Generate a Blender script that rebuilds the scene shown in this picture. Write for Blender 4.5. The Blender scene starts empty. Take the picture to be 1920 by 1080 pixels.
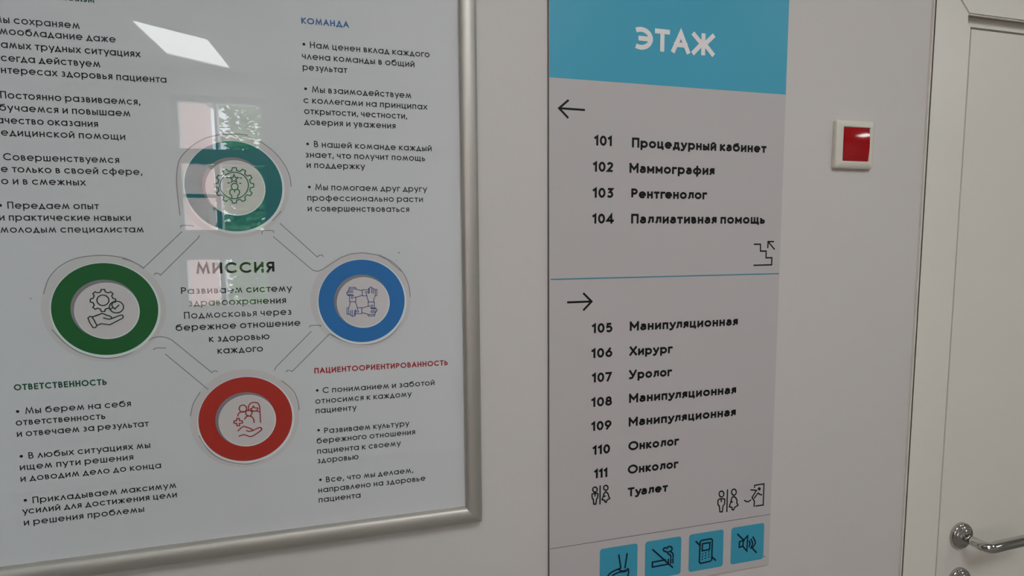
import bpy, bmesh, math, random, json
from mathutils import Vector, Matrix
R = math.radians
C = bpy.context.scene.collection
sc = bpy.context.scene

# ------------------------------------------------------------------ camera, sky, exposure
# metres; the wall with the signs is the plane y = 0, the corridor lies at y < 0
yaw, pitch, roll = 0.251884, -0.0864877, -0.0067724
fwd = Vector((math.sin(yaw)*math.cos(pitch), math.cos(yaw)*math.cos(pitch), math.sin(pitch)))
rt = Vector((math.cos(yaw), -math.sin(yaw), 0)); up = rt.cross(fwd)
rt2 = math.cos(roll)*rt + math.sin(roll)*up; up2 = math.cos(roll)*up - math.sin(roll)*rt
cd = bpy.data.cameras.new('camera'); cam = bpy.data.objects.new('camera', cd); C.objects.link(cam)
cam.matrix_world = Matrix(((rt2.x, up2.x, -fwd.x, 0), (rt2.y, up2.y, -fwd.y, -0.76), (rt2.z, up2.z, -fwd.z, 1.6), (0, 0, 0, 1)))
cd.sensor_width = 36.0; cd.lens = 1000/1920*36; cd.clip_start = 0.02
sc.camera = cam
w = bpy.data.worlds.new('overcast_sky'); sc.world = w; w.use_nodes = True
bg = w.node_tree.nodes['Background']; bg.inputs[0].default_value = (0.86, 0.93, 1.0, 1); bg.inputs[1].default_value = 5.6
sc.view_settings.view_transform = 'Standard'; sc.view_settings.look = 'None'
sc.view_settings.gamma = 1; sc.view_settings.use_curve_mapping = False
sc.view_settings.exposure = 1.46
PANEL = 5.0          # radiance of the ceiling light panels

# ------------------------------------------------------------------ materials
def srgb(h):
    v = [int(h[i:i+2], 16)/255 for i in (0, 2, 4)]
    return [x/12.92 if x <= .04045 else ((x+.055)/1.055)**2.4 for x in v] + [1]
def mat(name, col, rough=.5, metal=0, spec=.5, coat=0, noise=None, bump=None, aniso=0):
    m = bpy.data.materials.new(name); m.use_nodes = True; nt = m.node_tree
    b = nt.nodes['Principled BSDF']
    c = srgb(col) if isinstance(col, str) else list(col)+[1]
    b.inputs['Base Color'].default_value = c; b.inputs['Roughness'].default_value = rough
    b.inputs['Metallic'].default_value = metal; b.inputs['Specular IOR Level'].default_value = spec
    b.inputs['Coat Weight'].default_value = coat; b.inputs['Anisotropic'].default_value = aniso
    tc = nt.nodes.new('ShaderNodeTexCoord')
    if noise:
        sca, amt = noise
        n = nt.nodes.new('ShaderNodeTexNoise'); n.inputs['Scale'].default_value = sca; n.inputs['Detail'].default_value = 3
        nt.links.new(tc.outputs['Object'], n.inputs['Vector'])
        mx = nt.nodes.new('ShaderNodeMix'); mx.data_type = 'RGBA'
        mx.inputs['A'].default_value = [x*(1-amt) for x in c[:3]]+[1]
        mx.inputs['B'].default_value = [min(1, x*(1+amt)) for x in c[:3]]+[1]
        nt.links.new(n.outputs['Fac'], mx.inputs['Factor']); nt.links.new(mx.outputs['Result'], b.inputs['Base Color'])
    if bump:
        sca, st, dist = bump
        n = nt.nodes.new('ShaderNodeTexNoise'); n.inputs['Scale'].default_value = sca; n.inputs['Detail'].default_value = 4
        nt.links.new(tc.outputs['Object'], n.inputs['Vector'])
        bp = nt.nodes.new('ShaderNodeBump'); bp.inputs['Strength'].default_value = st; bp.inputs['Distance'].default_value = dist
        nt.links.new(n.outputs['Fac'], bp.inputs['Height']); nt.links.new(bp.outputs['Normal'], b.inputs['Normal'])
    return m
def emit(name, col, st):
    m = bpy.data.materials.new(name); m.use_nodes = True; nt = m.node_tree; nt.nodes.clear()
    e = nt.nodes.new('ShaderNodeEmission'); e.inputs[0].default_value = list(col)+[1]; e.inputs[1].default_value = st
    o = nt.nodes.new('ShaderNodeOutputMaterial'); nt.links.new(e.outputs[0], o.inputs[0]); return m
def sheet_mat(name, ior, bump=None):          # clear thin sheet: lets the light through and mirrors the corridor by Fresnel
    m = bpy.data.materials.new(name); m.use_nodes = True; nt = m.node_tree; nt.nodes.clear()
    t = nt.nodes.new('ShaderNodeBsdfTransparent'); g = nt.nodes.new('ShaderNodeBsdfGlossy'); g.inputs['Roughness'].default_value = 0.0
    f = nt.nodes.new('ShaderNodeFresnel'); ge = nt.nodes.new('ShaderNodeNewGeometry'); mr = nt.nodes.new('ShaderNodeMapRange')   # same mirror strength on both faces
    mr.inputs['To Min'].default_value = ior; mr.inputs['To Max'].default_value = 1/ior
    nt.links.new(ge.outputs['Backfacing'], mr.inputs['Value']); nt.links.new(mr.outputs['Result'], f.inputs[0])
    x = nt.nodes.new('ShaderNodeMixShader'); o = nt.nodes.new('ShaderNodeOutputMaterial')
    nt.links.new(f.outputs[0], x.inputs[0]); nt.links.new(t.outputs[0], x.inputs[1]); nt.links.new(g.outputs[0], x.inputs[2])
    nt.links.new(x.outputs[0], o.inputs[0]); return m
M = dict(
    wall=mat('wall_paint', 'd4cfcc', .55, spec=.35, noise=(1.3, .012), bump=(160, .08, .002)),
    ceiling=mat('ceiling_tile', 'e6e4e0', .8), floor=mat('floor_vinyl', '8a8680', .45, noise=(6, .06)),
    rail=mat('ceiling_rail_white', 'f4f4f2', .4), housing=mat('lamp_housing_white', 'f0f0ee', .4),
    paper=mat('poster_paper', 'dadbde', .6, spec=.2), ink=mat('black_print', '17191c', .6, spec=.2),
    head_green=mat('dark_green_print', '10523a', .6, spec=.2), head_blue=mat('blue_heading_print', '356aa8', .6, spec=.2), head_red=mat('red_heading_print', 'ad2629', .6, spec=.2),
    teal=mat('teal_print', '1f7478', .6, spec=.2), green=mat('green_print', '1d6632', .6, spec=.2),
    blue=mat('blue_print', '2877bd', .6, spec=.2), red=mat('red_print', 'b93127', .6, spec=.2),
    disc=mat('pinkish_white_print', 'd8d2d3', .6, spec=.2), white=mat('white_print', 'e6eef0', .6, spec=.2),
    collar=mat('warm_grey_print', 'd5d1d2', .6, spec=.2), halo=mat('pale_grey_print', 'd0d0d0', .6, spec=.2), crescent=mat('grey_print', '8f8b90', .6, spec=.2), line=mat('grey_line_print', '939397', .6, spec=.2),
    icon_dark=mat('dark_icon_print', '243b38', .6, spec=.2), icon_teal=mat('teal_icon_print', '24605c', .6, spec=.2), icon_blue=mat('blue_icon_print', '2b4f8f', .6, spec=.2), icon_red=mat('red_icon_print', 'a3322f', .6, spec=.2),
    alu=mat('satin_aluminium', 'c2beb8', .50, metal=.8, bump=(400, .03, .001)), clear=sheet_mat('clear_cover_sheet', 1.34),
    panel=mat('sign_plastic', 'c5c0c0', .42, spec=.3, noise=(2.2, .01)), edge=mat('side_shade_and_backing', '5a5654', .5), cyan=mat('cyan_print', '4baac8', .42, spec=.3), cyan_dark=mat('cyan_tile_print', '419fbb', .42, spec=.3),
    sblack=mat('sign_black_print', '0c0b0c', .5, spec=.25), swhite=mat('sign_white_print', 'f4efef', .45), navy=mat('navy_print', '0c1f33', .5, spec=.25), sline=mat('cyan_line_print', '4c8ba3', .5), gline=mat('grey_rule_print', '77767a', .5),
    door=mat('door_cream_paint', 'e8e3d9', .38, spec=.45, noise=(2, .012)), casing=mat('casing_cream_paint', 'e9e4da', .36, spec=.45), gap=mat('seal_and_line_dark', '2a2520', .8),
    chrome=mat('polished_nickel', 'c4c1bd', .07, metal=1), dark=mat('keyhole_black', '0a0a0a', .6),
    plastic=mat('cream_plastic', 'e0dccf', .07, spec=.5), redp=mat('red_plastic', 'a80a14', .09, spec=.5),
    frame=mat('window_frame_plastic', 'c9c9c7', .4), pane=sheet_mat('window_glass', 1.45), pink=mat('pink_render', 'd8b2ad', .8), leaf=mat('leaf_green', '4c7a30', .6, noise=(3, .4)), bark=mat('bark', '57483a', .9),
    sill=mat('sill_white', 'e8e6e2', .4), speck=mat('dark_speck', '2c2c2e', .8), lamp=emit('lamp_diffuser', (.955, 1, .985), PANEL))

# ------------------------------------------------------------------ mesh helpers
def obj(name, bm, m, parent=None, loc=(0, 0, 0), smooth=False):
    me = bpy.data.meshes.new(name); bm.normal_update(); bm.to_mesh(me); bm.free()
    if smooth:
        for p in me.polygons: p.use_smooth = True
    me.materials.append(m if not isinstance(m, str) else M[m])
    o = bpy.data.objects.new(name, me); C.objects.link(o)
    if parent:
        o.parent = parent
    base = Vector(loc)
    if parent:                       # mesh data is written in world metres; store it relative to the thing's base
        r = parent
        off = Vector((0, 0, 0))
        while r: off += r.location; r = r.parent
        me.transform(Matrix.Translation(-off))
    return o
def tag(o, label=None, cat=None, group=None, kind=None):
    for k, v in (('label', label), ('category', cat), ('group', group), ('kind', kind)):
        if v: o[k] = v
    return o
def thing(name, loc, label, cat, group=None, kind=None):
    o = bpy.data.objects.new(name, None); C.objects.link(o); o.location = loc; o.empty_display_size = .05
    return tag(o, label, cat, group, kind)
def box(bm, x0, x1, y0, y1, z0, z1, bev=0):
    v = [bm.verts.new((x, y, z)) for x in (x0, x1) for y in (y0, y1) for z in (z0, z1)]
    fs = [(0, 1, 3, 2), (4, 6, 7, 5), (0, 4, 5, 1), (2, 3, 7, 6), (0, 2, 6, 4), (1, 5, 7, 3)]
    f = [bm.faces.new([v[i] for i in q]) for q in fs]
    if bev:
        es = set(e for q in f for e in q.edges)
        bmesh.ops.bevel(bm, geom=list(es), offset=bev, segments=3, profile=.6, affect='EDGES')
    return bm
def B(*a, **k): return box(bmesh.new(), *a, **k)
def prism(bm, pts, y0, y1):          # closed outline (x, z) between two depths
    a = [bm.verts.new((x, y0, z)) for x, z in pts]; b = [bm.verts.new((x, y1, z)) for x, z in pts]; n = len(pts)
    bm.faces.new(a); bm.faces.new(b[::-1])
    for i in range(n): bm.faces.new((a[i], b[i], b[(i+1) % n], a[(i+1) % n]))
    bmesh.ops.recalc_face_normals(bm, faces=bm.faces); return bm
def flat(bm, pts, y):                # printed area, faces the corridor (-y)
    f = bm.faces.new([bm.verts.new((x, y, z)) for x, z in pts]); f.normal_update()
    if f.normal.y > 0: f.normal_flip()
    return bm
def ellipse(cx, cz, rx, rz, n=72, a0=0, a1=360):
    k = n if a1-a0 >= 360 else n+1
    return [(cx+rx*math.cos(R(a0+(a1-a0)*i/n)), cz+rz*math.sin(R(a0+(a1-a0)*i/n))) for i in range(k)]
def ring(bm, cx, cz, r1, r0, y, n=96, cx0=None, cz0=None):
    cx0 = cx if cx0 is None else cx0; cz0 = cz if cz0 is None else cz0
    o = [bm.verts.new((x, y, z)) for x, z in ellipse(cx, cz, r1, r1, n)]; i = [bm.verts.new((x, y, z)) for x, z in ellipse(cx0, cz0, r0, r0, n)]
    for k in range(n): bm.faces.new((o[k], o[(k+1) % n], i[(k+1) % n], i[k]))
    bm.normal_update()
    for f in bm.faces:
        if f.normal.y > 0: f.normal_flip()
    return bm
def rrect(x0, x1, z0, z1, r, n=5):
    p = []
    for cx, cz, a in ((x1-r, z1-r, 0), (x0+r, z1-r, 90), (x0+r, z0+r, 180), (x1-r, z0+r, 270)):
        p += [(cx+r*math.cos(R(a+90*i/n)), cz+r*math.sin(R(a+90*i/n))) for i in range(n+1)]
    return p
def stroke(bm, pts, wd, y, closed=False, cap=0.0):
    """a ribbon of width wd along pts (x, z), mitred, on depth y, facing the corridor"""
    p = [Vector(q) for q in pts]; q = [p[0]]
    for a in p[1:]:
        if (a-q[-1]).length > 1e-7: q.append(a)
    if closed and (q[0]-q[-1]).length < 1e-7: q.pop()
    p = q; n = len(p)
    if n < 2: return bm
    h = wd/2
    if cap and not closed:
        p[0] = p[0]+(p[0]-p[1]).normalized()*cap*h; p[-1] = p[-1]+(p[-1]-p[-2]).normalized()*cap*h
    A, Bv = [], []
    for i in range(n):
        d0 = (p[i]-p[i-1]) if (i or closed) else None; d1 = (p[(i+1) % n]-p[i]) if (i < n-1 or closed) else None
        if d0 is None: d0 = d1
        if d1 is None: d1 = d0
        d0 = d0.normalized(); d1 = d1.normalized()
        n0 = Vector((-d0.y, d0.x)); n1 = Vector((-d1.y, d1.x)); m = n0+n1
        if m.length < .35:           # very sharp tip: blunt it
            s = 1 if d0.x*d1.y-d0.y*d1.x < 0 else -1
            A.append(p[i]+n0*h+d0*h*.4); Bv.append(p[i]-n0*h+d0*h*.4)
            A.append(p[i]+n1*h-d1*h*.4); Bv.append(p[i]-n1*h-d1*h*.4); continue
        m.normalize(); k = min(1/max(.2, m.dot(n0)), 2.6)
        A.append(p[i]+m*h*k); Bv.append(p[i]-m*h*k)
    va = [bm.verts.new((a.x, y, a.y)) for a in A]; vb = [bm.verts.new((b.x, y, b.y)) for b in Bv]; k = len(va)
    for i in range(k if closed else k-1):
        j = (i+1) % k
        f = bm.faces.new((va[i], vb[i], vb[j], va[j])); f.normal_update()
        if f.normal.y > 0: f.normal_flip()
    return bm
def spline(pts, n=6, closed=False):
    p = [Vector(q) for q in pts]; out = []; k = len(p)
    for i in range(k if closed else k-1):
        g = (lambda j: p[j % k]) if closed else (lambda j: p[max(0, min(k-1, j))])
        a, b, c, d = g(i-1), g(i), g(i+1), g(i+2)
        for s in range(n):
            t = s/n
            out.append(.5*((2*b)+(c-a)*t+(2*a-5*b+4*c-d)*t*t+(3*b-a-3*c+d)*t**3))
    if not closed: out.append(p[-1])
    return out
def drawing(bm, strokes, wd, y, k=.001):     # line art given in millimetres (x, z - 1600)
    for f, pts in strokes:
        y -= 3e-6
        q = [(x*k, 1.6+z*k) for x, z in pts]
        if f in 'fF' and f: (flat(bm, q, y) if f == 'f' else None)
        elif f == 's': stroke(bm, spline(q), wd, y, cap=.4)
        elif f == 'c': stroke(bm, q, wd, y, closed=True)
        else: stroke(bm, q, wd, y, cap=.4)
    return bm

# ------------------------------------------------------------------ a monoline Cyrillic alphabet drawn stroke by stroke
def ar(cx, cy, rx, ry, a0, a1, n=None):
    n = n or max(6, int(abs(a1-a0)/15)); return [(cx+rx*math.cos(R(a0+(a1-a0)*i/n)), cy+ry*math.sin(R(a0+(a1-a0)*i/n))) for i in range(n+1)]
def bowls(w1, w2, m=.52):      # right-hand bowls of В / Б
    t = [(0, 1), (w1-.24, 1)]+ar(w1-.24, (1+m)/2, .24, (1-m)/2, 90, -90)[1:]+[(0, m)]
    b = [(w2-.26, m)]+ar(w2-.26, m/2, .26, m/2, 90, -90)[1:]+[(0, 0)]
    return t, b
def alphabet(sign):
    L, U = {}, {}
    O = ('c', ar(.5, .5, .5, .5, 0, 360, 28)[:-1]); ow = 1.0
    k = .94 if sign else 1.0
    S = [(0, 0), (0, 1)]
    st = lambda x: [(x, 0), (x, 1)]
    def sx(g, f): return (g[0]*f, [((t[0], [(x*f, y) for x, y in t[1]]) if t[0] == 'c' else [(x*f, y) for x, y in t]) for t in g[1]])
    L['о'] = (1, [O])
    L['с'] = (.88, [ar(.5, .5, .5, .5, 42, 318, 20)])
    L['е'] = (1, [ar(.5, .5, .5, .5, 0, 318, 22), [(.02, .5), (1, .5)]])
    L['р'] = (1, [O, [(0, 1), (0, -.42)]])
    L['б'] = (1, [O, spline([(0, .5), (.03, .85), (.16, 1.15), (.42, 1.28), (.9, 1.38)], 5)])
    t, b = bowls(.5, .58); L['в'] = (.58, [[(0, 0)]+t, b])
    L['г'] = (.5, [[(0, 0), (0, 1), (.52, 1)]])
    L['ж'] = (1.06, [[(.53, 0), (.53, 1)], [(0, 1), (.45, .52), (0, 0)], [(1.06, 1), (.61, .52), (1.06, 0)]])
    L['з'] = (.56, [ar(.27, .755, .24, .245, 145, -75, 12)+[(.2, .52)], [(.2, .52)]+ar(.27, .265, .29, .265, 85, -145, 14)])
    L['и'] = (.72, [S, st(.72), [(0, .06), (.72, .94)]])
    L['й'] = (.72, [S, st(.72), [(0, .06), (.72, .94)], ar(.36, 1.5, .2, .2, 195, 345, 8)])
    L['к'] = (.64, [S, [(.62, 1), (.08, .52), (.66, 0)]])
    L['н'] = (.68, [S, st(.68), [(0, .52), (.68, .52)]])
    L['п'] = (.68, [[(0, 0), (0, 1), (.68, 1), (.68, 0)]])
    L['т'] = (.66, [[(0, 1), (.66, 1)], st(.33)])
    L['х'] = (.74, [[(0, 0), (.72, 1)], [(.02, 1), (.74, 0)]])
    L['ц'] = (.78, [[(0, 1), (0, 0), (.8, 0), (.8, -.24)], st(.66)])
    L['ч'] = (.62, [[(0, 1), (0, .66), (.06, .5), (.2, .42), (.62, .42)], st(.62)])
    L['ш'] = (1.1, [[(0, 1), (0, 0), (1.1, 0), (1.1, 1)], st(.55)])
    L['щ'] = (1.22, [[(0, 1), (0, 0), (1.24, 0), (1.24, -.24)], st(.55), st(1.1)])
    L['ь'] = (.58, [[(0, 1), (0, 0), (.32, 0)]+ar(.32, .27, .26, .27, -90, 90)[1:]+[(0, .54)]])
    L['ы'] = (.86, [[(0, 1), (0, 0), (.3, 0)]+ar(.3, .27, .25, .27, -90, 90)[1:]+[(0, .54)], st(.86)])
    L['ю'] = (1.36, [S, [(0, .5), (.36, .5)], ('c', ar(.86, .5, .5, .5, 0, 360, 28)[:-1])])
    L['я'] = (.58, [[(.58, 0), (.58, 1), (.28, 1)]+ar(.28, .74, .26, .26, 90, 270)[1:]+[(.58, .48)], [(.3, .48), (0, 0)]])
    L[','] = (.12, [[(.1, .12), (.02, -.2)]])
    if sign:
        L['а'] = (.72, [spline([(.06, .84), (.2, .98), (.42, 1), (.62, .9), (.7, .66)], 4)+[(.7, 0)], [(.7, .56), (.3, .56)]+ar(.27, .28, .27, .28, 90, 270, 10)+spline([(.3, 0), (.5, .03), (.7, .2)], 4)])
        L['д'] = (.92, [[(0, -.26), (0, 0), (.92, 0), (.92, -.26)], [(.12, 0), (.22, .3), (.25, 1), (.76, 1), (.76, 0)]])
        L['л'] = (.78, [[(-.04, 0), (.07, .02), (.16, .16), (.22, .45), (.24, 1), (.78, 1), (.78, 0)]])
        L['м'] = (.9, [S, st(.9), [(0, .93), (.45, .3), (.9, .93)]])
        L['у'] = (.78, [[(0, 1), (.41, .1)], [(.78, 1), (.4, .06), (.3, -.2), (.18, -.33), (-.02, -.34)]])
        L['ф'] = (1.2, [('c', ar(.6, .5, .6, .5, 0, 360, 28)[:-1]), [(.6, -.42), (.6, 1.4)]])
        for c in 'осер': L[c] = sx(L[c], .92)
    else:
        L['а'] = (1, [O, st(1)])
        L['д'] = (.9, [[(-.03, -.16), (-.03, 0), (.93, 0), (.93, -.16)], [(.1, 0), (.45, 1), (.8, 0)]])
        L['л'] = (.76, [[(0, 0), (.38, 1), (.76, 0)]])
        L['м'] = (1.12, [[(0, 0), (.24, 1), (.56, .1), (.88, 1), (1.12, 0)]])
        L['у'] = (.82, [[(0, 1), (.43, .06)], [(.82, 1), (.28, -.42)]])
        L['ф'] = (1.24, [('c', ar(.62, .5, .62, .5, 0, 360, 28)[:-1]), [(.62, -.42), (.62, 1.35)]])
    # capitals, cap height 1
    U['О'] = (.98, [('c', ar(.49, .5, .49, .5, 0, 360, 32)[:-1])])
    U['С'] = (.84, [ar(.49, .5, .49, .5, 42, 318, 22)])
    U['Э'] = (.66, [ar(.16, .5, .5, .5, 118, -118, 22), [(.14, .5), (.66, .5)]])
    U['П'] = (.6, [[(0, 0), (0, 1), (.6, 1), (.6, 0)]])
    U['Р'] = (.5, [[(0, 0), (0, 1), (.25, 1)]+ar(.25, .74, .26, .26, 90, -90)[1:]+[(0, .48)]])
    U['Н'] = (.6, [S, st(.6), [(0, .52), (.6, .52)]])
    t, b = bowls(.42, .5); U['В'] = (.5, [[(0, 0)]+t, b])
    U['А'] = (.76, [[(0, 0), (.38, 1), (.76, 0)], [(.13, .34), (.63, .34)]])
    U['Т'] = (.56, [[(0, 1), (.56, 1)], st(.28)])
    U['Е'] = (.46, [[(.46, 1), (0, 1), (0, 0), (.46, 0)], [(0, .52), (.44, .52)]])
    U['И'] = (.62, [S, st(.62), [(0, .05), (.62, .95)]])
    U['Я'] = (.5, [[(.5, 0), (.5, 1), (.25, 1)]+ar(.25, .74, .25, .26, 90, 270)[1:]+[(.5, .48)], [(.26, .48), (0, 0)]])
    U['К'] = (.54, [S, [(.52, 1), (.05, .52), (.56, 0)]])
    U['Д'] = (.86, [[(0, -.15), (0, 0), (.88, 0), (.88, -.15)], [(.1, 0), (.44, 1), (.78, 0)]])
    U['Л'] = (.72, [[(0, 0), (.36, 1), (.72, 0)]])
    U['З'] = (.48, [ar(.23, .755, .21, .245, 145, -75, 12)+[(.17, .52)], [(.17, .52)]+ar(.23, .265, .25, .265, 85, -145, 14)])
    U['Ь'] = (.48, [[(0, 1), (0, 0), (.24, 0)]+ar(.24, .27, .24, .27, -90, 90)[1:]+[(0, .54)]])
    U['Ц'] = (.66, [[(0, 1), (0, 0), (.68, 0), (.68, -.18)], st(.57)])
    U['Ф'] = (1.0, [('c', ar(.5, .5, .5, .36, 0, 360, 28)[:-1]), [(.5, -.02), (.5, 1.02)]])
    U['Х'] = (.66, [[(0, 0), (.64, 1)], [(.02, 1), (.66, 0)]])
    U['У'] = (.7, [[(0, 1), (.38, .3)], [(.7, 1), (.36, .22), (.26, .04), (.14, 0), (.02, 0)]])
    U['Ж'] = (1.0, [[(.5, 0), (.5, 1)], [(0, 1), (.42, .52), (0, 0)], [(1.0, 1), (.58, .52), (1.0, 0)]])
    U['М'] = (.78, [S, st(.78), [(0, .94), (.39, .34), (.78, .94)]]) if sign else (.9, [[(0, 0), (.13, 1), (.45, .1), (.77, 1), (.9, 0)]])
    D = {}
    D['0'] = (.56, [('c', ar(.28, .5, .28, .5, 0, 360, 28)[:-1])])
    D['1'] = (.26, [[(0, .83), (.22, 1), (.22, 0)]])
    D['2'] = (.52, [ar(.25, .74, .24, .26, 165, -35, 12)+[(.02, 0), (.54, 0)]])
    D['3'] = (.52, [[(.04, 1), (.5, 1), (.24, .62)]+ar(.24, .31, .27, .31, 80, -145, 14)])
    D['4'] = (.62, [[(.46, 0), (.46, 1), (0, .24), (.64, .24)]])
    D['5'] = (.52, [[(.48, 1), (.1, 1), (.06, .58)]+ar(.25, .32, .27, .32, 100, -145, 14)])
    D['6'] = (.56, [('c', ar(.28, .32, .28, .32, 0, 360, 22)[:-1]), [(.04, .46), (.4, 1)]])
    D['7'] = (.52, [[(0, 1), (.52, 1), (.16, 0)]])
    D['8'] = (.52, [('c', ar(.26, .75, .21, .25, 0, 360, 20)[:-1]), ('c', ar(.26, .265, .27, .265, 0, 360, 22)[:-1])])
    D['9'] = (.56, [('c', ar(.28, .68, .28, .32, 0, 360, 22)[:-1]), [(.52, .54), (.16, 0)]])
    U.update(D)
    return L, U
FONT = {False: alphabet(False), True: alphabet(True)}
ROUND_L = set('осеюф'); OPEN = set('гтуАТУДЛлдУх,Х')
def layout(text, cap, wt, sign):
    """-> (total width, [(strokes, x)]) at natural width; cap and wt (stroke width) in metres"""
    L, U = FONT[sign]; xh = cap*(.73 if sign else .75); out = []; x = 0; ext = []
    gap = (.055 if sign else .15)*cap
    for i, c in enumerate(text):
        if c == ' ': x += (.24 if sign else .30)*cap; ext.append(x); continue
        if i and text[i-1] in 'утгТУГ' and c in 'лдаоеся': x -= (.10 if sign else .07)*cap
        low = c in L; H = xh if low else cap; w, st = (L if low else U)[c]
        W = w*(H-wt)
        g = gap*(.62 if c in OPEN else .8 if c in 'осеаюфрбОСЭ' else 1)
        x += g*.5; ext.append(x); out.append((st, x+wt/2, H-wt)); x += W+wt+g*.5
    return x, out, ext
def write(bm, text, cap, wt, x0, x1, z, y, sign=False, anchor=0):
    """sets text so that the letter number `anchor` starts at x0 and the last letter ends at x1; baseline z"""
    T, out, ext = layout(text, cap, wt, sign)
    a = ext[anchor]; last = text.rstrip()[-1]
    e = T-(.0275 if sign else .075)*cap*(.62 if last in OPEN else .8)
    k = (x1-x0)/(e-a)
    for st, gx, s in out:
        for t in st:
            closed = isinstance(t, tuple); pts = t[1] if closed else t
            q = [(x0+(gx-a+px*s)*k, z+wt/2+pz*s) for px, pz in pts]
            y -= 3e-6                # crossing strokes never share a depth
            stroke(bm, q, wt, y, closed=closed, cap=1.0 if not closed and len(pts) < 6 and min(p[1] for p in pts) >= -.5 else .2)
    return bm

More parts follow.
